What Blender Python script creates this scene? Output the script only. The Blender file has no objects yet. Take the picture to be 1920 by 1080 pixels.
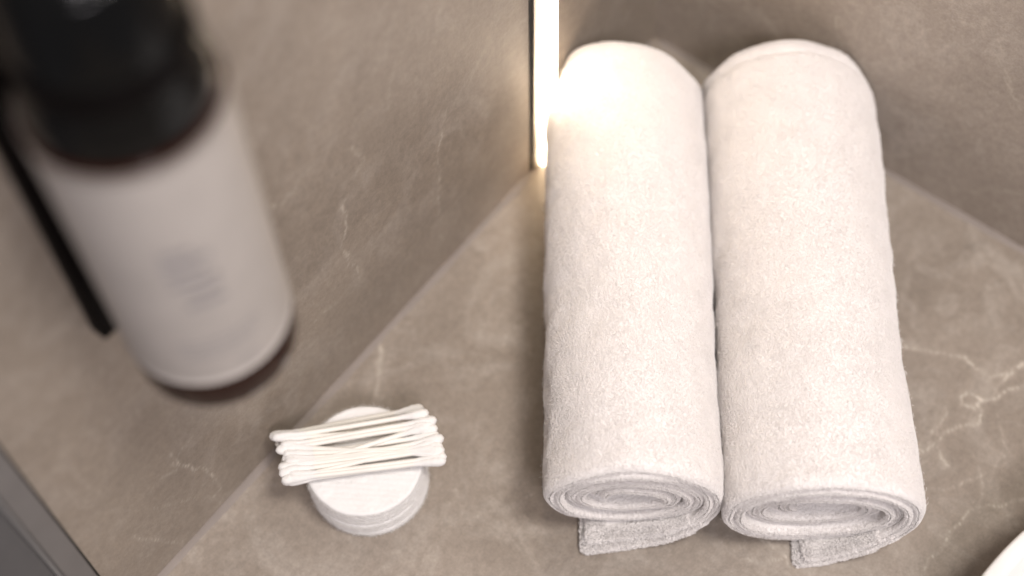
import bpy, math, random
import numpy as np
from mathutils import Matrix, Vector

SC = 0.01                      # everything below is written in centimetres
scene = bpy.context.scene
# ------------------------------------------------------------------ camera
YAW, PITCH, ROLL = math.radians(39.331), math.radians(60.089), math.radians(-1.830)
CAM = np.array([-45.943, -26.999, 64.526])
cam_d = bpy.data.cameras.new('camera')
cam = bpy.data.objects.new('camera', cam_d)
scene.collection.objects.link(cam)
fw = np.array([math.cos(PITCH)*math.cos(YAW), math.cos(PITCH)*math.sin(YAW), -math.sin(PITCH)])
rt = np.array([math.sin(YAW), -math.cos(YAW), 0.0])
up = np.cross(rt, fw)
r2 = math.cos(ROLL)*rt + math.sin(ROLL)*up
u2 = -math.sin(ROLL)*rt + math.cos(ROLL)*up
M = Matrix(((r2[0], u2[0], -fw[0], CAM[0]*SC), (r2[1], u2[1], -fw[1], CAM[1]*SC),
            (r2[2], u2[2], -fw[2], CAM[2]*SC), (0, 0, 0, 1)))
cam.matrix_world = M
cam_d.sensor_width = 36.0
FPX = 2808.6
cam_d.lens = FPX/1920*36
cam_d.clip_start = 0.01
cam_d.clip_end = 50
cam_d.dof.use_dof = True
cam_d.dof.focus_distance = 0.645
cam_d.dof.aperture_fstop = 3.0
scene.camera = cam
# ------------------------------------------------------------------ light
world = bpy.data.worlds.new('World')
scene.world = world
world.use_nodes = True
bg = world.node_tree.nodes['Background']
bg.inputs['Color'].default_value = (0.95, 0.93, 1.0, 1)
bg.inputs['Strength'].default_value = 0.20
LED_STRENGTH = 12.0
def area(name, loc, target, size, power, col):
    d = bpy.data.lights.new(name, 'AREA')
    d.shape = 'DISK'; d.size = size*SC; d.energy = power; d.color = col
    o = bpy.data.objects.new(name, d)
    scene.collection.objects.link(o)
    o.location = Vector(loc)*SC
    o.rotation_euler = (Vector(target)-Vector(loc)).to_track_quat('-Z', 'Y').to_euler()
    return o
area('ceiling_or_fill_lamp', (-22, -62, 150), (-16, -12, 0), 36, 13.9, (1.0, 0.94, 0.885))
area('ceiling_or_fill_lamp', (-75, -80, 112), (-10, -15, 4), 34, 8.9, (1.0, 0.925, 0.95))  # added front fill to brighten towel ends and right wall, no known fixture
vs = scene.view_settings
vs.view_transform = 'Standard'; vs.look = 'None'; vs.exposure = 0.13; vs.gamma = 1
vs.use_curve_mapping = False
scene.render.engine = 'CYCLES'
scene.cycles.max_bounces = 8
scene.cycles.use_denoising = True

# ------------------------------------------------------------------ helpers
rng = np.random.default_rng(7)
random.seed(5)
def _hash(ix, iy, iz, s):
    n = (ix*374761393 + iy*668265263 + iz*2147483647 + s*974711) & 0xFFFFFFFF
    n = ((n ^ (n >> 13)) * 1274126177) & 0xFFFFFFFF
    n = ((n ^ (n >> 16)) * 2246822519) & 0xFFFFFFFF
    n = n ^ (n >> 15)
    return (n & 0xFFFF)/65535.0
def vnoise(P, s=0):
    """smooth value noise in -1..1, P (n,3)"""
    P = np.asarray(P, float)
    i = np.floor(P).astype(np.int64); f = P-i
    f = f*f*(3-2*f)
    r = 0
    for dx in (0, 1):
        for dy in (0, 1):
            for dz in (0, 1):
                w = (f[:, 0] if dx else 1-f[:, 0])*(f[:, 1] if dy else 1-f[:, 1])*(f[:, 2] if dz else 1-f[:, 2])
                r = r+w*_hash(i[:, 0]+dx, i[:, 1]+dy, i[:, 2]+dz, s)
    return r*2-1
def link(name, data, mat=None, parent=None, smooth=True):
    o = bpy.data.objects.new(name, data)
    scene.collection.objects.link(o)
    if mat is not None: data.materials.append(mat)
    if parent is not None: o.parent = parent
    if smooth and isinstance(data, bpy.types.Mesh):
        data.polygons.foreach_set('use_smooth', np.ones(len(data.polygons), bool))
    return o
def mesh_np(name, V, F, mat=None, parent=None, smooth=True, origin=(0, 0, 0)):
    """V (n,3) in cm, F (m,4) quads or list of faces"""
    me = bpy.data.meshes.new(name)
    V = (np.asarray(V, float)-np.array(origin))*SC
    if isinstance(F, np.ndarray):
        m, k = F.shape
        me.vertices.add(len(V)); me.vertices.foreach_set('co', V.ravel().astype(np.float32))
        me.loops.add(m*k); me.loops.foreach_set('vertex_index', F.ravel().astype(np.int32))
        me.polygons.add(m)
        me.polygons.foreach_set('loop_start', np.arange(0, m*k, k, dtype=np.int32))
        me.update(calc_edges=True); me.validate()
    else:
        me.from_pydata(V.tolist(), [], F); me.update()
    o = link(name, me, mat, parent, smooth)
    if parent is None: o.location = Vector(origin)*SC
    return o
def gridfaces(nu, nv, closed_v=False):
    i = np.arange(nu-1)[:, None]; j = np.arange(nv if closed_v else nv-1)[None, :]
    j2 = (j+1) % nv
    a = i*nv+j; b = i*nv+j2; c = (i+1)*nv+j2; d = (i+1)*nv+j
    return np.stack([a, b, c, d], -1).reshape(-1, 4)
def empty(name, loc, label, cat, group=None):
    o = bpy.data.objects.new(name, None)
    scene.collection.objects.link(o)
    o.location = Vector(loc)*SC
    tag(o, label, cat, group)
    return o
def tag(o, label, cat, group=None, kind=None):
    o['label'] = label
    if cat: o['category'] = cat
    if group: o['group'] = group
    if kind: o['kind'] = kind
def lathe(name, prof, mat, parent, n=64, base=(0, 0, 0), axis=None):
    """prof list of (r,z) from bottom to top; capped by points at r=0"""
    prof = np.array(prof, float); a = np.linspace(0, 2*math.pi, n, endpoint=False)
    V = np.stack([prof[:, 0][:, None]*np.cos(a), prof[:, 0][:, None]*np.sin(a),
                  np.repeat(prof[:, 1][:, None], n, 1)], -1).reshape(-1, 3)
    V = V+np.array(base)
    return mesh_np(name, V, gridfaces(len(prof), n, True), mat, parent)
def box(name, lo, hi, mat, parent=None, bev=0.0):
    import bmesh
    bm = bmesh.new()
    bmesh.ops.create_cube(bm, size=1)
    lo = np.array(lo, float); hi = np.array(hi, float); c = (lo+hi)/2
    for v in bm.verts:
        v.co = Vector([(c[i]+v.co[i]*(hi[i]-lo[i]))*SC for i in range(3)])
    if bev: bmesh.ops.bevel(bm, geom=list(bm.edges), offset=bev*SC, segments=3, affect='EDGES')
    me = bpy.data.meshes.new(name); bm.to_mesh(me); bm.free()
    return link(name, me, mat, parent, smooth=False)
def back(q, z):
    """photo pixel -> point at height z"""
    d = fw*FPX+r2*(q[0]-960)-u2*(q[1]-540)
    return CAM+d*((z-CAM[2])/d[2])
def back_plane(q, axis, val):
    d = fw*FPX+r2*(q[0]-960)-u2*(q[1]-540)
    return CAM+d*((val-CAM[axis])/d[axis])

# ------------------------------------------------------------------ materials
class NT:
    def __init__(s, name):
        s.m = bpy.data.materials.new(name); s.m.use_nodes = True
        s.t = s.m.node_tree; s.b = s.t.nodes['Principled BSDF']
    def n(s, typ, **kw):
        x = s.t.nodes.new(typ)
        for k, v in kw.items():
            if k in x.inputs.keys(): x.inputs[k].default_value = v
            else: setattr(x, k, v)
        return x
    def l(s, a, b): s.t.links.new(a, b)
    def math(s, op, a, b=None, c=None):
        x = s.t.nodes.new('ShaderNodeMath'); x.operation = op
        for i, v in enumerate((a, b, c)):
            if v is None: continue
            if isinstance(v, (int, float)): x.inputs[i].default_value = v
            else: s.l(v, x.inputs[i])
        return x.outputs[0]
    def mix(s, f, a, b, mode='MIX'):
        x = s.t.nodes.new('ShaderNodeMix'); x.data_type = 'RGBA'; x.blend_type = mode
        for i, v in ((0, f), (6, a), (7, b)):
            if isinstance(v, (int, float)): x.inputs[i].default_value = v
            elif isinstance(v, tuple): x.inputs[i].default_value = v if len(v) == 4 else (*v, 1)
            else: s.l(v, x.inputs[i])
        return x.outputs[2]
    def ramp(s, f, lo, hi, a=0.0, b=1.0):
        x = s.t.nodes.new('ShaderNodeMapRange'); x.clamp = True
        s.l(f, x.inputs[0]); x.inputs[1].default_value = lo; x.inputs[2].default_value = hi
        x.inputs[3].default_value = a; x.inputs[4].default_value = b
        return x.outputs[0]
    def noise(s, vec, scale, detail=4, rough=0.5, dist=0.0):
        x = s.n('ShaderNodeTexNoise', Scale=scale, Detail=detail, Roughness=rough, Distortion=dist)
        s.l(vec, x.inputs['Vector']); return x.outputs['Fac']
    def coord(s, scale=(1, 1, 1), rot=(0, 0, 0)):
        c = s.n('ShaderNodeTexCoord'); m = s.n('ShaderNodeMapping')
        m.inputs['Scale'].default_value = scale; m.inputs['Rotation'].default_value = rot
        s.l(c.outputs['Object'], m.inputs['Vector']); return m.outputs[0]
    def bump(s, h, strength, dist, prev=None):
        x = s.n('ShaderNodeBump', Strength=strength, Distance=dist); s.l(h, x.inputs['Height'])
        if prev is not None: s.l(prev, x.inputs['Normal'])
        return x.outputs[0]

def stone(name, base, dark, light, bump_k=1.0, rough=0.42, streak=False):
    """veined warm-grey porcelain; vein masks come from the mesh attributes vein / dark_vein"""
    m = NT(name)
    co = m.coord((1, 1, 1))
    big = m.noise(co, 7, 5, 0.62, 0.6)
    mid = m.noise(co, 26, 6, 0.68, 1.2)
    fine = m.noise(co, 260, 4, 0.75)
    grain = m.noise(co, 900, 2, 0.6)
    c = m.mix(m.ramp(big, 0.30, 0.62), dark, base)
    c = m.mix(m.ramp(mid, 0.48, 0.68, 0, 0.42), c, light)
    c = m.mix(m.ramp(mid, 0.46, 0.26, 0, 0.2), c, dark)
    # natural hair veins
    vw = m.noise(co, 9, 8, 0.7, 1.8)
    hair = m.ramp(m.math('ABSOLUTE', m.math('SUBTRACT', vw, 0.5)), 0.0, 0.0075, 1, 0)
    gate = m.ramp(m.noise(co, 12, 3, 0.5), 0.5, 0.64)
    hair = m.math('MULTIPLY', hair, gate)
    c = m.mix(m.math('MULTIPLY', hair, 0.32), c, light)
    at = m.n('ShaderNodeAttribute', attribute_name='vein').outputs['Fac']
    ad = m.n('ShaderNodeAttribute', attribute_name='dark_vein').outputs['Fac']
    brk = m.ramp(m.noise(co, 240, 5, 0.75), 0.30, 0.58, 0.5, 1.45)
    vl = m.math('MULTIPLY', at, brk)
    c = m.mix(m.math('MULTIPLY', ad, m.ramp(mid, 0.3, 0.6, 0.4, 0.9)), c, tuple(x*0.55 for x in dark))
    c = m.mix(vl, c, (0.62, 0.56, 0.48))
    # fine speckle of the ceramic print
    g = m.ramp(fine, 0.33, 0.67, 0.87, 1.12)
    g2 = m.ramp(grain, 0.3, 0.7, 0.92, 1.08)
    g = m.math('MULTIPLY', g, g2)
    cc = m.n('ShaderNodeCombineColor')
    for i in range(3): m.l(g, cc.inputs[i])
    c = m.mix(1.0, c, cc.outputs[0], 'MULTIPLY')
    m.l(c, m.b.inputs['Base Color'])
    m.l(m.ramp(mid, 0.3, 0.7, rough-0.06, rough+0.10), m.b.inputs['Roughness'])
    m.b.inputs['Specular IOR Level'].default_value = 0.42
    h1 = m.noise(co, 16, 5, 0.55, 0.8)
    if streak:
        cs = m.coord((3.2, 1, 0.55))
        h1 = m.math('ADD', h1, m.math('MULTIPLY', m.noise(cs, 30, 3, 0.5, 0.5), 0.22))
    n1 = m.bump(h1, 0.35*bump_k, 0.0020)
    n2 = m.bump(fine, 0.3*bump_k, 0.00016, n1)
    m.l(n2, m.b.inputs['Normal'])
    return m.m
BASE, DARK, LIGHT = (0.318, 0.270, 0.225), (0.230, 0.193, 0.158), (0.46, 0.412, 0.36)
M_counter = stone('stone_worktop', BASE, DARK, LIGHT, 0.6, 0.44)
M_wallA = stone('stone_wall', (0.31, 0.260, 0.211), (0.225, 0.188, 0.154), (0.42, 0.37, 0.32), 1.0, 0.36, True)
M_wallB = stone('stone_wall_right_lightened', (0.385, 0.332, 0.284), (0.285, 0.243, 0.205), (0.52, 0.465, 0.415), 1.0, 0.38)  # same tile as elsewhere; extra light on this wall painted into its colours

def simple(name, col, rough=0.5, metal=0.0, spec=0.5, bump=None, **kw):
    m = NT(name)
    co = m.coord()
    v = m.ramp(m.noise(co, 60, 4, 0.6), 0.3, 0.7, 0.93, 1.05)
    cc = m.n('ShaderNodeCombineColor')
    for i in range(3): m.l(v, cc.inputs[i])
    m.l(m.mix(1.0, col, cc.outputs[0], 'MULTIPLY'), m.b.inputs['Base Color'])
    m.b.inputs['Roughness'].default_value = rough; m.b.inputs['Metallic'].default_value = metal
    m.b.inputs['Specular IOR Level'].default_value = spec
    for k, x in kw.items(): m.b.inputs[k].default_value = x
    if bump:
        m.l(m.bump(m.noise(co, bump[0], 4, 0.6), bump[1], bump[2]), m.b.inputs['Normal'])
    return m.m
M_seal = simple('grey_silicone', (0.27, 0.232, 0.205), 0.6, bump=(300, 0.4, 0.0003))
M_alu = simple('brushed_aluminium', (0.55, 0.53, 0.50), 0.35, 1.0)
M_gap = simple('dark_gap', (0.02, 0.018, 0.016), 0.6)
M_black = simple('black_plastic', (0.004, 0.004, 0.004), 0.12, spec=0.16, bump=(80, 0.1, 0.0005))
M_blackmat = simple('black_metal', (0.004, 0.003, 0.003), 0.5, spec=0.03)
M_amber = simple('amber_glass', (0.022, 0.005, 0.002), 0.12, spec=0.10)
M_label = simple('label_paper', (0.43, 0.395, 0.365), 0.6, bump=(150, 0.2, 0.0003))
M_ink = simple('label_ink', (0.29, 0.27, 0.27), 0.6)
M_ceramic = simple('white_ceramic', (0.80, 0.79, 0.77), 0.12)
M_frame = simple('dark_grey_metal', (0.20, 0.192, 0.19), 0.4, 0.3)
M_pane = simple('dark_pane', (0.075, 0.076, 0.082), 0.25, 0.0)
M_framel = simple('light_grey_edge', (0.22, 0.22, 0.225), 0.35, 0.3)

def emis(name, col, s):
    m = NT(name); m.b.inputs['Base Color'].default_value = (0.9, 0.9, 0.9, 1)
    m.b.inputs['Emission Color'].default_value = (*col, 1); m.b.inputs['Emission Strength'].default_value = s
    return m.m
M_led = emis('led_diffuser', (1.0, 0.80, 0.56), LED_STRENGTH)

def cloth(name, col, s1, b1, d1, sheen=0.3):
    m = NT(name)
    co = m.coord()
    vor = m.n('ShaderNodeTexVoronoi', Scale=s1); m.l(co, vor.inputs['Vector'])
    h = m.math('MULTIPLY', vor.outputs['Distance'], -1.0)
    f = m.noise(co, s1*0.7, 5, 0.7)
    h = m.math('ADD', h, m.math('MULTIPLY', f, 1.4))
    m.l(m.bump(h, b1, d1), m.b.inputs['Normal'])
    v = m.ramp(m.noise(co, 90, 4, 0.6), 0.3, 0.7, 0.965, 1.02)
    cc = m.n('ShaderNodeCombineColor')
    for i in range(3): m.l(v, cc.inputs[i])
    m.l(m.mix(1.0, col, cc.outputs[0], 'MULTIPLY'), m.b.inputs['Base Color'])
    m.b.inputs['Roughness'].default_value = 0.95
    m.b.inputs['Specular IOR Level'].default_value = 0.1
    m.b.inputs['Sheen Weight'].default_value = sheen
    m.b.inputs['Sheen Roughness'].default_value = 0.6
    return m.m
M_towel = cloth('white_terry', (0.84, 0.808, 0.788), 820, 0.45, 0.0007)
M_pile = cloth('white_terry_loops', (0.87, 0.838, 0.818), 820, 0.0, 0.0005, 0.2)
M_cotton = cloth('cotton_wool', (0.83, 0.815, 0.80), 420, 0.18, 0.0005)
M_bud = cloth('cotton_bud_tip', (0.82, 0.80, 0.775), 1100, 0.3, 0.0003)
M_paper = simple('paper_stick', (0.84, 0.81, 0.75), 0.5, bump=(500, 0.2, 0.0002))

# ------------------------------------------------------------------ stone surfaces
def polydist(P, L, amp, seed):
    """distance (cm) of points P(n,2) to polyline L, jagged by noise"""
    Q = np.c_[P, np.zeros(len(P))]
    W = P.copy()
    for k, (fr, a) in enumerate(((1.1, 1.0), (2.9, .9), (7.0, .5))):
        W[:, 0] += amp*a*vnoise(Q*fr, seed+k*7); W[:, 1] += amp*a*vnoise(Q*fr+31.7, seed+k*7+3)
    best = np.full(len(P), 1e9)
    for a, b in zip(L[:-1], L[1:]):
        ab = b-a; t = np.clip(((W-a)@ab)/(ab@ab), 0, 1)
        best = np.minimum(best, np.hypot(*(W-(a+t[:, None]*ab)).T))
    return best
def stone_sheet(name, us, vs_, to3, veins, darks, mat, label):
    U, Vv = np.meshgrid(us, vs_, indexing='ij')
    P = np.c_[U.ravel(), Vv.ravel()]
    at = np.zeros(len(P)); ad = np.zeros(len(P))
    for dst, lst in ((at, veins), (ad, darks)):
        for k, (L, w, s, amp) in enumerate(lst):
            L = np.array(L)
            lo = L.min(0)-1.5-w*3; hi = L.max(0)+1.5+w*3
            sel = np.where(((P > lo) & (P < hi)).all(1))[0]
            if not len(sel): continue
            d = polydist(P[sel], L, amp, 11*k+5)
            wn = w*0.55*(0.75+0.6*vnoise(np.c_[P[sel]*2.6, np.zeros(len(sel))], 77))
            wn = np.maximum(wn, w*0.35)
            sn = 0.72+0.5*vnoise(np.c_[P[sel]*0.8, np.ones(len(sel))], 78)
            halo = 0.22*np.exp(-(d/(wn*4.5))**2)
            dst[sel] = np.maximum(dst[sel], 1.3*s*np.clip(sn, 0.2, 1)*np.maximum(np.exp(-(d/wn)**2), halo))
    o = mesh_np(name, to3(P), gridfaces(len(us), len(vs_)), mat)
    for nm, a in (('vein', at), ('dark_vein', ad)):
        x = o.data.attributes.new(nm, 'FLOAT', 'POINT'); x.data.foreach_set('value', a.astype(np.float32))
    tag(o, label, None, kind='structure')
    return o
def fine(lo, a, b, hi, step, coarse=4.0):
    l = np.arange(lo, a, coarse) if lo < a else np.array([])
    h = np.arange(b, hi, coarse) if hi > b else np.array([])
    return np.unique(np.concatenate([l, np.arange(a, b, step), [b], h, [hi]]))
def C7(pts): return [back((1600+x/2.078, 560+y/2.078), 0)[:2] for x, y in pts]
def CF(pts): return [back(q, 0)[:2] for q in pts]
cv = [
 (C7([(205,195),(300,205),(400,215),(440,228),(490,275),(530,300),(590,290),(665,240)]), .07, .45, .10),
 (C7([(665,340),(600,355),(545,385),(500,400),(480,430),(425,412),(415,380),(450,365),(500,395)]), .07, .75, .07),
 (C7([(490,400),(490,470),(470,490),(400,500),(360,530),(280,575),(235,590)]), .08, .65, .12),
 (C7([(540,380),(575,320),(610,290),(665,262)]), .07, .6, .08),
 (C7([(300,520),(340,470),(370,430)]), .10, .35, .15),
 (C7([(665,785),(610,795),(570,815),(530,800),(490,815),(460,820),(430,870),(380,905),(345,980),(300,1020),(265,1075)]), .045, .55, .06),
 (C7([(490,815),(500,760),(490,660)]), .04, .35, .06),
 (C7([(325,570),(350,620),(385,660)]), .12, .35, .1),
 (C7([(270,740),(400,730),(520,680),(600,600),(580,520),(560,440)]), .04, .25, .12),
 (CF([(1427,1012),(1450,1025),(1471,1039),(1478,1052),(1482,1070)]), .09, .55, .12),
 (CF([(1400,1045),(1440,1060),(1475,1040)]), .06, .3, .12),
 (CF([(712,632),(713,670),(707,740)]), .26, .42, .05),
 (CF([(853,915),(862,938),(836,948)]), .05, .3, .05),
 (CF([(880,985),(905,960),(960,950),(1000,925)]), .035, .25, .1),
 (CF([(540,1060),(620,1040),(700,1050),(760,1030)]), .04, .2, .12),
 (CF([(820,700),(870,690),(930,660),(970,600)]), .035, .18, .15),
 (CF([(1720,470),(1760,520),(1850,540),(1920,520)]), .05, .2, .2),
]
cdk = [
 (C7([(665,110),(600,150),(520,200),(460,250),(400,320),(330,360),(250,400)]), .035, .38, .05),
 (CF([(1781,481),(1810,468),(1853,449)]), .28, .42, .12),
 (CF([(1790,500),(1815,478),(1840,465)]), .12, .35, .1),
 (CF([(1735,690),(1720,740),(1715,800)]), .12, .22, .15),
]
us = fine(-95, -40, 0, 0.001, 0.1); vv = fine(-75, -33, 0, 0.001, 0.1)
stone_sheet('worktop', us, vv, lambda P: np.c_[P, np.zeros(len(P))], cv, cdk, M_counter,
            'warm grey veined stone worktop under the towels')
def A6(pts): return [back_plane((x/2.842, 700+y/2.842), 1, 0)[[0, 2]] for x, y in pts]
def AF(pts): return [back_plane(q, 1, 0)[[0, 2]] for q in pts]
av = [
 (A6([(800,640),(830,590),(870,545),(940,515),(950,490),(900,440)]), .05, .40, .08),
 (A6([(865,550),(905,540),(940,520)]), .12, .30, .1),
 (A6([(925,470),(1000,490),(1040,510),(1080,490),(1110,540),(1150,575),(1180,610),(1140,650),(1175,690)]), .06, .5, .10),
 (A6([(940,470),(960,410),(990,385),(1040,320),(1070,270)]), .05, .3, .08),
 (A6([(760,720),(850,715),(930,690),(1050,660)]), .035, .25, .06),
 (A6([(690,880),(715,865),(770,885),(850,885),(900,900),(970,905)]), .04, .4, .06),
 (AF([(655,365),(640,385),(648,430),(640,470),(668,505),(692,530)]), .09, .35, .2),
 (AF([(590,600),(640,560),(668,520)]), .05, .25, .15),
 (AF([(838,205),(822,280),(818,380),(832,450)]), .05, .35, .15),
 (AF([(742,110),(734,160),(726,205)]), .06, .25, .1),
 (AF([(830,215),(868,240),(902,300),(915,360)]), .05, .2, .15),
 (AF([(660,280),(680,300),(665,330)]), .12, .2, .15),
 (AF([(505,390),(540,370),(560,340)]), .1, .22, .15),
]
adk = [(AF([(690,120),(660,180),(640,260)]), .35, .15, .3)]
us = fine(-40.65, -40.65, 0, 0.001, 0.11); vv = fine(0.0, 0, 34, 70, 0.11)
stone_sheet('left_wall', us, vv, lambda P: np.c_[P[:, 0], np.zeros(len(P)), P[:, 1]], av, adk, M_wallA,
            'brown grey veined stone wall behind the bottle and light strip')
def B5(pts): return [back_plane((1300+x/2.077, y/2.077), 0, 0)[[1, 2]] for x, y in pts]
bv = [
 (B5([(1180,130),(1190,250),(1240,350),(1275,435)]), .16, .3, .2),
 (B5([(750,604),(880,600),(1000,605),(1100,650)]), .05, .3, .08),
 (B5([(1000,735),(1100,740),(1200,742),(1290,760)]), .12, .28, .15),
 (B5([(550,60),(560,160),(640,230),(700,330)]), .2, .22, .2),
 (B5([(1190,815),(1215,825)]), .15, .4, .1),
 (B5([(1060,90),(1110,110),(1150,70)]), .08, .25, .15),
 (B5([(900,430),(960,470),(1000,560)]), .1, .2, .2),
]
bdk = [(B5([(780,300),(840,420),(900,520)]), .5, .15, .3), (B5([(420,60),(600,90),(700,60)]), .06, .3, .2)]
us = fine(-75, -26, 0, 0.001, 0.12); vv = fine(0.0, 0, 22, 70, 0.12)
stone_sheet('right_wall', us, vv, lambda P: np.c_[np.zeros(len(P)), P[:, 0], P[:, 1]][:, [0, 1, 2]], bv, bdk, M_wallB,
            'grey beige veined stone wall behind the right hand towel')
# flexible seal along both inner corners (small quarter-hollow fillets)
def seal(name, along, n, w, lo, hi, label):
    s = np.arange(lo, hi+0.01, 0.25)
    prof = [(0.0, w), (w*0.22, w*0.74), (w*0.46, w*0.47), (w*0.72, w*0.23), (w, 0.0)]
    V = []
    for t in s:
        k = 1+0.10*math.sin(t*0.9)+0.06*math.sin(t*2.3)
        for a, b in prof:
            p = [0, 0, b*k+0.004]; p[along] = t; p[1-along] = -(a*k)-0.004
            V.append(p)
    o = mesh_np(name, V, gridfaces(len(s), 5), M_seal); tag(o, label, None, kind='structure'); return o
seal('corner_seal', 0, 0, 0.26, -40.5, -0.3, 'thin grey sealant line along the foot of the left wall')
seal('corner_seal', 1, 0, 0.24, -74, -0.3, 'thin grey sealant line along the foot of the right wall')

# ------------------------------------------------------------------ metal framed panel past the end of the left wall
pn = empty('framed_panel', (-44, 0, 0), 'dark grey metal framed panel at the left end of the stone wall', 'panel')
def pbox(nm, lo, hi, mat, bev=0.0):
    lo = np.array(lo, float)-[-44, 0, 0]; hi = np.array(hi, float)-[-44, 0, 0]
    return box(nm, lo, hi, mat, pn, bev)
pbox('shadow_joint', (-40.76, -0.02, 0.002), (-40.652, 2, 60), M_gap)
pbox('frame', (-41.80, -0.22, 0.002), (-40.78, 2, 60), M_frame, 0.06)
pbox('edge_strip', (-42.0, -0.30, 0.002), (-41.84, 2, 60), M_framel, 0.03)
pbox('pane', (-60, -0.10, 0.002), (-42.02, 2, 60), M_pane)

# ------------------------------------------------------------------ light strip
ls = empty('light_strip', (-10.2, 0, 0), 'lit vertical LED strip in a slim metal channel on the left wall', 'light strip')
def lbox(nm, lo, hi, mat, bev=0.0):
    lo = np.array(lo, float)-[-10.2, 0, 0]; hi = np.array(hi, float)-[-10.2, 0, 0]
    return box(nm, lo, hi, mat, ls, bev)
lbox('shadow_joint', (-11.20, -0.03, 0.05), (-11.02, 0.5, 60), M_gap)
lbox('channel', (-11.02, -0.16, 0.05), (-10.52, 0.5, 60), M_alu, 0.02)
lbox('diffuser', (-10.50, -0.34, 0.10), (-9.42, 0.4, 60), M_led, 0.05)
lbox('channel', (-9.40, -0.16, 0.05), (-9.25, 0.5, 60), M_alu, 0.02)

# ------------------------------------------------------------------ towels
AX = math.radians(36.5)
E = np.array([math.cos(AX), math.sin(AX), 0]); S = np.array([math.sin(AX), -math.cos(AX), 0]); Zv = np.array([0, 0, 1.0])
def hair(name, roots, tips, mids, rad, mat, parent):
    n = len(roots)
    cu = bpy.data.hair_curves.new(name)
    cu.add_curves([4]*n)
    a = roots; b = roots*0.35+mids*0.65; c = mids*0.55+tips*0.45; d = tips
    P = np.stack([a, b, c, d], 1).reshape(-1, 3)*SC
    cu.attributes['position'].data.foreach_set('vector', P.ravel().astype(np.float32))
    r = cu.attributes.get('radius') or cu.attributes.new('radius', 'FLOAT', 'POINT')
    R = np.repeat(rad[:, None], 4, 1)*np.array([1, 1, .9, .5]); r.data.foreach_set('value', (R*SC).ravel().astype(np.float32))
    cu.materials.append(mat)
    o = bpy.data.objects.new(name, cu); scene.collection.objects.link(o); o.parent = parent
    return o

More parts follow.
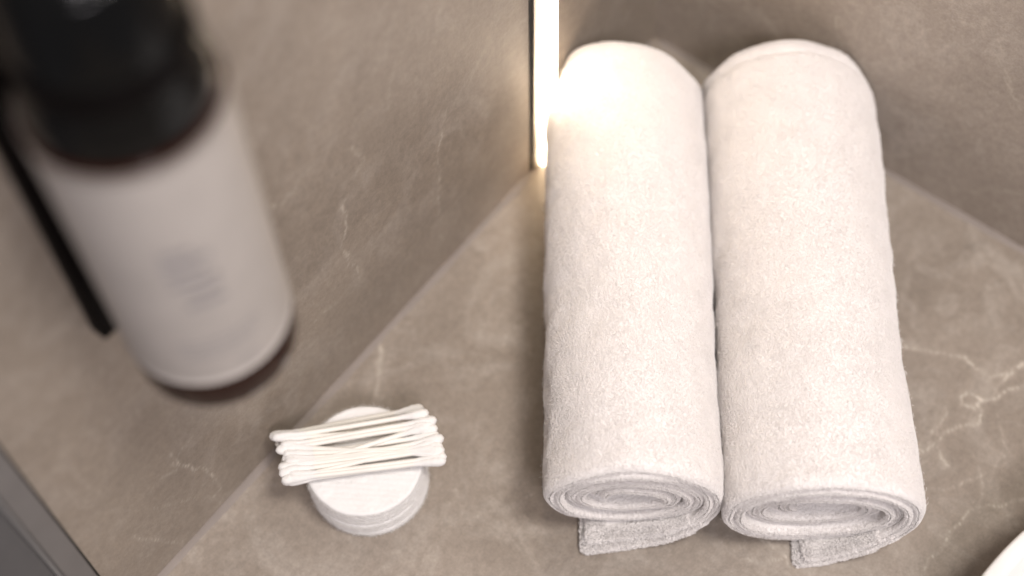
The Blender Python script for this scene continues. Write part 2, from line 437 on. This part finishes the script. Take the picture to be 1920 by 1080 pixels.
def make_towel(seam, lean, lat0, R0, zs, tp, turns, tip, front, back_pts, seed, label, cx, core_sag, hem):
    root_pos = E*(-18)+S*lat0
    root = empty('rolled_towel', root_pos, label, 'towel', 'rolled white towels side by side')
    rs = np.random.default_rng(seed)
    # ---- pair centreline in section plane: (lat, z, turn)
    pts = []
    flat_len = lat0-tip
    n0 = int(flat_len/0.1)
    for i in range(n0):
        t = i/n0
        pts.append((tip+flat_len*t, tp/2+0.04*math.sin(t*5), -flat_len/(2*math.pi*R0)*(1-t)))
    ph = 0.0
    while ph < turns:
        r = R0-tp/2-tp*ph-0.14*max(0, ph-1.2)**1.5
        r = max(r, 1.0)
        th = -math.pi/2+2*math.pi*ph
        infl = ph/turns
        zsq = zs*(1-0.30*max(0, infl-0.25)/0.75)
        wob = 1+0.035*math.sin(3*th+seed)*infl+0.05*math.sin(2*th+seed*1.7)*infl
        x = lat0+r*wob*math.cos(th)*(1+0.05*infl)+core_sag[0]*infl
        z = R0*zs+r*wob*math.sin(th)*zsq+core_sag[1]*infl**1.3+0.10*math.sin(2*th+1.3*seed)*infl
        pts.append((x, z, ph))
        ph += 0.1/(2*math.pi*max(r, 0.8))
    P = np.array(pts)
    # smooth a little
    for _ in range(14):
        P[1:-1, :2] = P[1:-1, :2]*0.5+(P[:-2, :2]+P[2:, :2])*0.25
    # resample
    seg = np.hypot(*np.diff(P[:, :2], axis=0).T); L = np.r_[0, np.cumsum(seg)]
    s = np.arange(0, L[-1], 0.095)
    P = np.stack([np.interp(s, L, P[:, k]) for k in range(3)], 1)
    T = np.gradient(P[:, :2], axis=0); T /= np.linalg.norm(T, axis=1)[:, None]
    N = np.c_[T[:, 1], -T[:, 0]]                        # outward (to the right of travel)
    P[:, 1] = np.maximum(P[:, 1], tp/2)
    # axial stations (0 front .. 1 back)
    Ltot = 21.5
    d = np.r_[np.array([0, .012, .035, .07, .12, .18, .25]), np.arange(.33, 2.4, .09), np.arange(2.4, 19.6, .14), np.arange(19.6, 21.1, .12), np.array([21.16, 21.28, 21.37, 21.43, 21.47, 21.49, Ltot])]
    ns = len(d)
    roundf = 0.22
    hx = np.sqrt(np.clip(1-(1-np.clip(d/roundf, 0, 1))**2, 0.03, 1))*np.sqrt(np.clip(1-(1-np.clip((Ltot-d)/roundf, 0, 1))**2, 0.03, 1))
    hair_root, hair_n, hair_kind = [], [], []
    for sheet, off in (('outer_layer', 0.25), ('inner_layer', -0.25)):
        cs = P[:, :2]+N*off*tp*(1.0)
        h = tp*(0.46+0.05*np.clip(P[:, 2]-1.2, 0, 2))
        # loose layers: uneven thickness and spacing deeper inside
        q = np.c_[s*0.35, np.full(len(s), 3.1 if off > 0 else 9.3), np.full(len(s), seed)]
        cs = cs+N*(0.07*vnoise(q, seed)*np.clip(P[:, 2]*1.5+.2, 0, 1))[:, None]
        h = h*(1+0.10*vnoise(q*1.9, seed+2))
        cut = 0 if off > 0 else 3
        cs, hh, NN, tt, TT = cs[cut:], h[cut:], N[cut:], P[cut:, 2], T[cut:]
        m = len(cs)
        # rounded tips
        tipf = np.sqrt(np.clip(1-(1-np.clip(np.minimum(np.arange(m), np.arange(m)[::-1])*0.095/0.3, 0, 1))**2, 0.02, 1))
        hh = hh*tipf
        loop_c = np.r_[np.arange(m), np.arange(m)[::-1]]
        sgn = np.r_[np.ones(m), -np.ones(m)]
        nl = 2*m
        sec0 = cs[loop_c]; nn = NN[loop_c]; hv = hh[loop_c]/2*sgn; tv = tt[loop_c]; TL = TT[loop_c]
        ang = np.arctan2(sec0[:, 1]-R0*zs, sec0[:, 0]-lat0)
        D = d[:, None]
        sec = sec0[None]+nn[None]*(hv[None]*hx[:, None])[..., None]
        # front / back end positions along axis
        zz = sec0[:, 1]
        fr = front-lean*(zz-4)*np.clip(tv+.4, 0, 1)
        fr = fr-hem[0]*np.clip(1-(tv+0.15)/0.45, 0, 1)           # flap juts out to the camera
        fr = fr+hem[1]*np.clip(tv-0.9, 0, 3)                       # inner turns sit deeper
        fr = fr+0.10*vnoise(np.c_[np.interp(tv, [-1, 4], [0, 30]), np.full(nl, off*9), np.full(nl, seed)], 4)
        flapk = np.clip(1-(tv+0.15)/0.45, 0, 1)
        fr = fr+np.where(flapk > 0, flapk*(-0.22 if off > 0 else 0.22), 0)+(0.05 if off > 0 else -0.04)
        bk = sum(np.interp(sec0[:, 0]+o_, [b[0] for b in back_pts], [b[1] for b in back_pts]) for o_ in np.linspace(-1, 1, 11))/11-0.25*np.clip(tv-0.8, 0, 2)+0.03*(4-zz)
        A = fr[None]+(bk-fr)[None]*(D/Ltot)
        lat = sec[..., 0]; z = sec[..., 1]
        # gentle waist, softened back rim, lumps
        cxx = lat0-0.1; u = D/Ltot
        waist = 1.004+0.010*np.sin(2.3*math.pi*u+seed)-0.016*np.exp(-((u-0.42)/0.13)**2)
        rim = 1-0.03*np.clip((D-(Ltot-0.6))/0.6, 0, 1)**2-seam*np.exp(-((D-(Ltot-0.62))/0.10)**2)-0.018*np.clip(1-D/0.6, 0, 1)**2
        lat = cxx+(lat-cxx)*waist*rim
        zc = R0*zs
        z = zc+(z-zc)*np.where(z > zc, rim, 1)
        W = E[None, None]*A[..., None]+S[None, None]*lat[..., None]+Zv*z[..., None]
        W = W.reshape(-1, 3)
        n3 = (S[None]*(nn[:, 0]*sgn)[:, None]+Zv[None]*(nn[:, 1]*sgn)[:, None])
        n3 = np.repeat(n3[None], ns, 0).reshape(-1, 3)
        lump = 0.11*vnoise(W*0.33, seed+1)+0.045*vnoise(W*1.2, seed+2)
        if off > 0 or True:
            fine_ = 0.009*vnoise(W*7.5, seed+3)+0.008*vnoise(W*14, seed+4)
        # lump moves both faces together, fine is per face
        nb = np.repeat((S[None]*nn[:, 0][:, None]+Zv[None]*nn[:, 1][:, None])[None], ns, 0).reshape(-1, 3)
        W = W+nb*lump[:, None]+n3*fine_[:, None]
        W[:, 2] = np.maximum(W[:, 2], 0.02)
        # pressed against the walls
        def press(c, lim):
            over = c-(lim-0.35)
            return np.where(over > 0, lim-0.35*np.exp(-np.clip(over, 0, 9)/0.35), c)
        limy = np.where((W[:, 0] > -11.4) & (W[:, 0] < -8.9), -0.32, -0.12)
        W[:, 1] = press(W[:, 1], limy)
        W[:, 0] = press(W[:, 0], -0.15)
        F = gridfaces(ns, nl, True)
        j = np.arange(m-1)
        cap0 = np.stack([j, nl-1-j, nl-2-j, j+1], -1); cap1 = cap0[:, ::-1]+(ns-1)*nl
        F = np.concatenate([F[:, ::-1], cap0, cap1])
        o = mesh_np(sheet, W-root_pos, F, M_towel, root)
        # ---- pile roots
        Wg = W.reshape(ns, nl, 3)
        dU = np.gradient(Wg, axis=0); dV = np.gradient(Wg, axis=1)
        ng = np.cross(dU, dV); ln = np.linalg.norm(ng, axis=2, keepdims=True); ng = ng/np.maximum(ln, 1e-9)
        ref = n3.reshape(ns, nl, 3)
        flip = np.sign(np.median((ng*ref).sum(2))) or 1
        ng *= flip
        def sample(ii, jj, count, kind):
            """random points inside grid cells given by index ranges, area weighted"""
            I, J = np.meshgrid(ii, jj, indexing='ij'); I = I.ravel(); J = J.ravel()
            area_ = ln[I, J, 0]; pr = area_/area_.sum()
            k = rs.choice(len(I), count, p=pr)
            fu = rs.random(count)[:, None]; fv = rs.random(count)[:, None]
            i0, j0 = I[k], J[k]; i1 = np.minimum(i0+1, ns-1); j1 = (j0+1) % nl
            p = (Wg[i0, j0]*(1-fu)+Wg[i1, j0]*fu)*(1-fv)+(Wg[i0, j1]*(1-fu)+Wg[i1, j1]*fu)*fv
            hair_root.append(p); hair_n.append(ng[i0, j0]); hair_kind.append(np.full(count, kind))
        jt = np.where(sgn > 0)[0]
        if off > 0:
            jo = jt[(tv[jt] < 1.02)]
            sample(np.arange(5, ns-1), jo, 300000, 0)
        fi = np.where(d < 0.36)[0]
        sample(np.where(d < 0.15)[0], np.arange(nl-1), 16000, 2)
        jl = np.where((sec0[:, 1] < 2.2) & (tv < 0.35))[0]
        jl = jl[jl < nl-1]
        sample(fi, jl, 8000, 1)
        if off > 0:
            bi = np.where(d > Ltot-0.3)[0][:-1]
            sample(bi, jt[(tv[jt] < 1.02)], 9000, 1)
            jf = np.where(np.minimum(np.arange(nl), np.arange(nl)[::-1]) < 12)[0]
            sample(np.where(d < 3.0)[0], jf, 7000, 1)
        else:
            jf = np.where(np.minimum(np.arange(nl), np.arange(nl)[::-1]) < 8)[0]
            sample(np.where(d < 2.0)[0], jf, 5000, 1)
    R = np.concatenate(hair_root); Nn = np.concatenate(hair_n); K = np.concatenate(hair_kind)
    n = len(R)
    rv = rs.normal(size=(n, 3)); rv -= Nn*(rv*Nn).sum(1)[:, None]; rv /= np.linalg.norm(rv, axis=1)[:, None]
    lay = vnoise(R*0.5, seed+9)[:, None]*E[None]+vnoise(R*1.1+50, seed+9)[:, None]*S[None]
    rv = rv+lay*1.1
    ln_ = (0.075+0.05*rs.random(n))*np.where(K == 1, np.where(R[:, 2] < 1.3, 1.8, 1.05), np.where(K == 2, 0.8, 0.85))
    ln_ = np.where((rs.random(n) < 0.012) & (K == 0), ln_*2.2, ln_)
    mids = R+Nn*(ln_*0.75)[:, None]+rv*(ln_*0.15)[:, None]
    tips = R+Nn*(ln_*np.where(K == 1, 1.0, 0.45))[:, None]+rv*(ln_*np.where(K == 1, 0.5, 0.75))[:, None]
    R = R-Nn*0.02
    stray = (rs.random(n) < 0.02) & (K == 0)
    rad = np.where(K == 1, 0.0095, np.where(stray, 0.0035, 0.0042))+0.0020*rs.random(n)
    for a in (R, mids, tips): a[:, 2] = np.maximum(a[:, 2], 0.012)
    mids[:, 1] = np.minimum(mids[:, 1], -0.03); tips[:, 1] = np.minimum(tips[:, 1], -0.03)
    mids[:, 0] = np.minimum(mids[:, 0], -0.03); tips[:, 0] = np.minimum(tips[:, 0], -0.03)
    hair('terry_pile', R-root_pos, tips-root_pos, mids-root_pos, rad, M_pile, root)
    return root
make_towel(0.0, 0.09, -2.14, 4.28, 0.955, 0.85, 2.8, -4.0, -28.75, [(-6.3, -6.5), (-3.4, -6.35), (-1.4, -6.6), (0, -6.8), (1.0, -7.15), (2.2, -7.6)], 3,
           'rolled white terry towel beside the light strip, left of the pair', 0, (0.1, 0.15), (1.05, 0.10))
make_towel(0.05, 0.05, 5.86, 4.55, 0.90, 0.86, 2.9, 5.6, -29.35, [(1.8, -7.1), (3, -6.5), (4.3, -6.4), (6.3, -6.3), (8, -6.35), (9.3, -6.8), (10.6, -7.6)], 8,
           'rolled white terry towel next to the right wall, right of the pair', 0, (0.2, -0.2), (1.15, 0.27))

# ------------------------------------------------------------------ cotton pads
PC = back((683, 862), 2.55)[:2]; PR = 2.68
names = ['round white cotton pad on top of its stack, under the swabs', 'second cotton pad from the top of the small round stack',
         'third cotton pad from the top of the small round stack', 'third cotton pad from the bottom of the small round stack', 'second cotton pad from the bottom of the small round stack',
         'lowest cotton pad of the stack, lying on the worktop']
npad = 6; ph_ = 0.425
for k in range(npad):
    z0 = ph_*(npad-1-k)+0.01
    n = 240
    a = np.linspace(0, 2*math.pi, n, endpoint=False)
    h = ph_-0.008
    prof = [(0.0, 0)] + [(r, 0) for r in np.linspace(.15, .93, 14)] + [(.972, .03), (.992, .08), (.999, .17), (.995, h-.12), (.984, h-.05), (.965, h-.012)] + [(r, h) for r in np.linspace(.93, .03, 44)] + [(0.0, h)]
    prof = np.array(prof)
    off = np.array([random.uniform(-.035, .035), random.uniform(-.035, .035)])
    V = np.stack([prof[:, 0][:, None]*PR*np.cos(a), prof[:, 0][:, None]*PR*np.sin(a), np.repeat(prof[:, 1][:, None], n, 1)], -1).reshape(-1, 3)
    rr = np.hypot(V[:, 0], V[:, 1])
    edge = np.clip((rr-PR*.9)/(PR*.1), 0, 1)
    nz = vnoise(np.c_[V[:, :2]*2.6, np.full(len(V), k*9.)], 3)*0.02+vnoise(np.c_[V[:, :2]*9, V[:, 2]*8+k*9.], 5)*0.014
    rad_n = 1+edge*(0.007*vnoise(np.c_[V[:, :2]*1.4, np.full(len(V), k*5.)], 6)+0.006*vnoise(np.c_[V[:, :2]*8, V[:, 2]*9+k], 7))
    V[:, 0] *= rad_n; V[:, 1] *= rad_n
    if k == 0:
        top = (V[:, 2] > h-.03) & (rr < PR*.95)
        dq = (V[:, 0]*0.83+V[:, 1]*0.56)
        rib = 0.5+0.5*np.sin(dq*2*math.pi/0.26)
        V[:, 2] += np.where(top, 0.012*rib*np.clip((PR*.95-rr)/.25, 0, 1)+nz*0.8, 0)
    V[:, 2] += np.where(V[:, 2] > h*.4, 0, 0)
    o = mesh_np('cotton_pad', V, gridfaces(len(prof), n, True)[:, ::1], M_cotton)
    o.location = Vector((PC[0]+off[0], PC[1]+off[1], z0))*SC
    tag(o, names[k], 'cotton pad', 'stack of round cotton pads')
    if k < npad:
        rs = np.random.default_rng(40+k); nf = 5200 if k else 3500
        aa = rs.random(nf)*2*math.pi
        side = np.ones(nf, bool) if k else rs.random(nf) < .8
        rr_ = np.where(side, PR*.995, PR*.97*np.sqrt(rs.random(nf)))
        z_ = np.where(side, rs.random(nf)*h*.9+.02, h+.004)
        root_ = np.c_[rr_*np.cos(aa), rr_*np.sin(aa), z_]
        nn_ = np.where(side[:, None], np.c_[np.cos(aa), np.sin(aa), rs.normal(size=nf)*.2], [0, 0, 1.])
        rv = rs.normal(size=(nf, 3)); rv[:, 2] = np.where(side, rv[:, 2], np.abs(rv[:, 2])*.3)
        ll = .05+.06*rs.random(nf)
        mid_ = root_+nn_*(ll*.3)[:, None]+rv*(ll*.25)[:, None]; tip_ = root_+nn_*(ll*.35)[:, None]+rv*(ll*.6)[:, None]
        mid_[:, 2] = np.maximum(mid_[:, 2], .006); tip_[:, 2] = np.maximum(tip_[:, 2], .006)
        hair('cotton_fuzz', root_, tip_, mid_, np.full(nf, .0028), M_bud, o)
ZP = npad*ph_+0.02

# ------------------------------------------------------------------ cotton swabs
# (left end, right end) in the enlarged crop; bottom of the heap first
sw = [((262,440),(1182,445)), ((258,505),(1165,392)), ((262,612),(1150,345)), ((232,398),(1098,250)), ((285,610),(1182,478)), ((300,480),(1120,352)),
      ((240,362),(1062,228)), ((275,562),(1085,300)), ((280,412),(1160,455)), ((312,482),(1145,447)), ((318,592),(1160,492)), ((295,598),(1112,392)), ((290,408),(1100,268)), ((245,350),(1015,205)),
      ((268,455),(1172,410)), ((255,530),(1130,420)), ((270,380),(1128,320)), ((300,520),(1165,365)),
      ((318,572),(1168,470)), ((300,545),(1152,425)), ((255,432),(1092,292)), ((285,500),(1178,430))]
sw_desc = ['cotton swab at the bottom of the heap, buried beneath the others', 'buried cotton swab pointing at the lower right of the heap',
  'half hidden cotton swab slanting up steeply below the others', 'cotton swab reaching farthest left over the pad edge',
  'cotton swab peeking out at the lower right corner of the heap', 'hidden cotton swab crossing the middle of the heap',
  'second cotton swab from the far edge of the heap', 'slanted cotton swab lying across the middle from near left to far right',
  'cotton swab sloping down to the right across the heap', 'level cotton swab on top in the middle of the heap',
  'cotton swab lying nearest the camera along the near edge of the heap', 'top cotton swab slanting from near left to the right end of the heap',
  'top cotton swab whose fat left tip sits highest at the left end', 'cotton swab lying along the far edge of the heap, nearest the wall',
  'cotton swab filling the centre of the heap, just under the level one', 'cotton swab packed between the two nearest rows of the heap',
  'cotton swab packed between the two farthest rows of the heap', 'cotton swab resting above the others at the right middle of the heap',
  'cotton swab tucked right behind the nearest one', 'cotton swab third from the near edge of the heap', 'cotton swab third from the far edge of the heap',
  'cotton swab wedged between the level one and the near rows']
def cpx(q): return (440+q[0]/3.0, 700+q[1]/3.0)
NS = 25; tpar = np.linspace(0, 1, NS)
def rprof(L, base=.115):
    x = tpar*L; e = np.minimum(x, L-x)
    b = np.clip(1-e/1.3, 0, 1)
    return base+0.075*np.clip(b*1.6, 0, 1)
placed = []
order = [0, 1, 2, 3, 4, 5, 14, 15, 16, 17, 18, 19, 20, 21, 6, 7, 8, 9, 10, 11, 12, 13]
for k, (a, b) in [(i, sw[i]) for i in order]:
    zc = ZP+0.15
    for it in range(3):
        A = back(cpx(a), zc); B = back(cpx(b), zc)
        L = np.linalg.norm(B-A); c = (A+B)/2; dirv = (B-A)/L
        L2 = min(max(L, 7.1), 7.5)
        A = c-dirv*L2/2; B = c+dirv*L2/2
        pts_ = A[None]+(B-A)[None]*tpar[:, None]; rp = rprof(L2)
        # rest on the pad and on the swabs already placed
        onpad = (np.hypot(pts_[:, 0]-PC[0], pts_[:, 1]-PC[1]) < PR)
        need = (ZP+rp[onpad]).max() if onpad.any() else ZP+.1
        for (Q, rq) in placed:
            dd = np.hypot(pts_[:, None, 0]-Q[None, :, 0], pts_[:, None, 1]-Q[None, :, 1])
            rsum = (rp[:, None]+rq[None])*0.86
            hz = np.sqrt(np.clip(rsum**2-dd**2, 0, None)); ok = dd < rsum
            if ok.any(): need = max(need, (Q[None, :, 2]+hz)[ok].max()-0.05)
        zc = min(need, ZP+0.8)
    pts_[:, 2] = zc
    placed.append((pts_.copy(), rp))
    # object
    root = empty('cotton_swab', c*[1, 1, 0]+[0, 0, zc], sw_desc[k], 'cotton swab', 'heap of cotton swabs on the pads')
    ax_ = dirv; pv = np.array([-ax_[1], ax_[0], 0.]); pv /= np.linalg.norm(pv); qv = np.array([0, 0, 1.])
    bend = random.uniform(-.05, .05)
    def tube(nm, xs, rs_, mat, lump=0.0, seedk=0):
        aa = np.linspace(0, 2*math.pi, 20, endpoint=False)
        V = []
        for x, r in zip(xs, rs_):
            bz = bend*(1-(2*x/L2)**2)
            cc_ = ax_*x+pv*bz
            V.append(cc_[None]+r*(np.cos(aa)[:, None]*pv+np.sin(aa)[:, None]*qv))
        V = np.concatenate(V)
        if lump:
            w = np.tile(aa, len(xs)); xx = np.repeat(xs, 20)
            rep = np.repeat(rs_, 20)
            f_ = lump*vnoise(np.c_[np.cos(w)*1.5+seedk*7, np.sin(w)*1.5, xx*6], 5)
            rad_dir = V-np.repeat(np.array([ax_*x+pv*bend*(1-(2*x/L2)**2) for x in xs]), 20, 0)
            V = V+rad_dir*f_[:, None]
        return mesh_np(nm, V, gridfaces(len(xs), 20, True), mat, root)
    hL = L2/2
    tube('stick', np.linspace(-hL+.5, hL-.5, 14), [.115]*14, M_paper)
    for sg in (-1, 1):
        bl = 1.45+random.uniform(-.12, .12); bw = .23+random.uniform(-.012, .02)
        u_ = np.linspace(0, 1, 26)
        # tip at u=0: blunt; fattest at .25; tapers into the stick
        rr = np.where(u_ < .22, bw*np.sqrt(np.clip(1-((.22-u_)/.22)**2, 0.0, 1)), .118+(bw-.118)*(0.5+0.5*np.cos(np.clip((u_-.22)/.74, 0, 1)*math.pi)))
        rr[0] = 0.001
        xs = sg*(hL-u_*bl)
        tube('bud', xs, rr, M_bud, 0.10, k*2+sg)

# ------------------------------------------------------------------ wall mounted bottle
BX, BY = -33.65, -4.0
bt = empty('dispenser_bottle', (BX, BY, 20.5), 'blurred amber dispenser bottle with white label and black top', 'bottle')
zb = 20.3-20.5
lathe('body', [(0, zb-.25), (2.3, zb-.3), (2.66, zb-.2), (2.75, zb+.05), (2.76, 1), (2.76, 13.15), (2.72, 13.25), (2.40, 13.29), (1.7, 14.7), (1.2, 15.0), (1.15, 15.4), (0, 15.4)], M_amber, bt, 96)
# label: curved paper with thickness
def curved(nm, a0, a1, z0, z1, r, th, mat, parent, na=60, nz=12):
    aa = np.linspace(a0, a1, na); z = np.linspace(z0, z1, nz)
    V = []
    for rr in (r, r+th):
        for zz in z:
            V.append(np.c_[rr*np.cos(aa), rr*np.sin(aa), np.full(na, zz)])
    V = np.concatenate(V); F = gridfaces(nz, na)
    F2 = F+na*nz
    e = []
    n0 = na*nz
    for i in range(na-1):
        e.append((i, n0+i, n0+i+1, i+1)); q = (nz-1)*na
        e.append((q+i, q+i+1, n0+q+i+1, n0+q+i))
    for i in range(nz-1):
        e.append((i*na, (i+1)*na, n0+(i+1)*na, n0+i*na)); q = na-1
        e.append((i*na+q, n0+i*na+q, n0+(i+1)*na+q, (i+1)*na+q))
    return mesh_np(nm, V, np.concatenate([F[:, ::-1], F2, np.array(e)]), mat, parent, smooth=False)
fa = math.atan2(CAM[1]-BY, CAM[0]-BX)
lb = curved('label', fa-2.55, fa+2.55, 1.45, 13.12, 2.765, 0.02, M_label, bt, 90, 30)
lb.data.polygons.foreach_set('use_smooth', np.ones(len(lb.data.polygons), bool))
# printed emblem and lines of small type (too blurred in the photograph to read)
for (da, z, w, h_) in ((-.10, 9.1, .34, .30), (-.02, 8.6, .52, .28), (-.08, 8.1, .40, .30), (.0, 7.5, .50, .30), (.06, 6.9, .36, .26), (.03, 6.3, .42, .26),
                       (.0, 4.1, 1.0, .10), (.02, 3.7, .9, .10), (.0, 3.3, .8, .10), (.25, 2.4, .25, .12)):
    curved('printed_mark', fa+da-w/2, fa+da+w/2, z-h_/2, z+h_/2, 2.788, 0.006, M_ink, lb, 10, 3)
lathe('cap', [(0, 13.3), (2.60, 13.3), (2.64, 13.5), (2.50, 14.4), (2.28, 15.2), (2.16, 18.6), (2.05, 18.85), (1.5, 18.9), (1.5, 18.95), (0, 18.95)], M_black, bt, 96)
lathe('pump_collar', [(1.45, 18.95), (1.5, 19.1), (1.5, 20.6), (1.3, 20.9), (.5, 21.0), (.45, 22.4), (0, 22.4)], M_black, bt, 48)
ph = lathe('pump_head', [(0, 22.3), (1.2, 22.3), (1.35, 22.5), (1.35, 23.6), (1.2, 23.8), (0, 23.8)], M_black, bt, 48)
nz_ = np.array([math.cos(fa+1.1), math.sin(fa+1.1), -.1])
aa = np.linspace(0, 2*math.pi, 20, endpoint=False); sv = np.cross(nz_, Zv); sv /= np.linalg.norm(sv); tv_ = np.cross(sv, nz_)
V = np.concatenate([nz_[None]*x+[0, 0, 23.1]+r*(np.cos(aa)[:, None]*sv+np.sin(aa)[:, None]*tv_) for x, r in ((.5, .5), (2, .46), (4.2, .36), (4.25, .1))])
mesh_np('nozzle', V, gridfaces(4, 20, True), M_black, ph)
# wall holder
hd = empty('bottle_holder', (-34.2, 0, 20.3), 'black metal wall holder plate behind the blurred bottle', 'holder')
def hbox(nm, lo, hi, bev=.06):
    return box(nm, np.array(lo)-[-34.2, 0, 20.3], np.array(hi)-[-34.2, 0, 20.3], M_blackmat, hd, bev)
hbox('back_plate', (-35.9, -0.7, 19.3), (-32.4, -0.005, 36.5))
hbox('arm', (-34.4, -1.65, 35.6), (-32.9, -0.5, 36.3), .1)
n = 72; a = np.linspace(0, 2*math.pi, n, endpoint=False)
V = []
for r, z in ((2.32, 35.6), (2.40, 35.6), (2.44, 35.7), (2.44, 36.2), (2.40, 36.3), (2.32, 36.3), (2.32, 35.6)):
    V.append(np.c_[BX+34.2+r*np.cos(a), BY+r*np.sin(a), np.full(n, z-20.3)])
mesh_np('ring', np.concatenate(V), gridfaces(7, n, True)[:, ::-1], M_blackmat, hd)

# ------------------------------------------------------------------ washbasin
bc = np.array([-19.8, -46.95]); RB = 18.0; HB = 5.0
prof = [(0, .02), (9, .02), (13, .3), (16.2, 1.6), (17.5, 3.4), (17.95, 4.6), (18.0, 4.85), (17.93, 4.97), (17.8, 5.0), (17.45, 5.0), (17.3, 4.97), (17.2, 4.8), (16.8, 3.4), (14.5, 1.6), (10, .8), (0, .6)]
wb = empty('washbasin', (bc[0], bc[1], 0), 'round white ceramic washbasin with thin rim at the lower right', 'washbasin')
lathe('bowl', prof, M_ceramic, wb, 200)
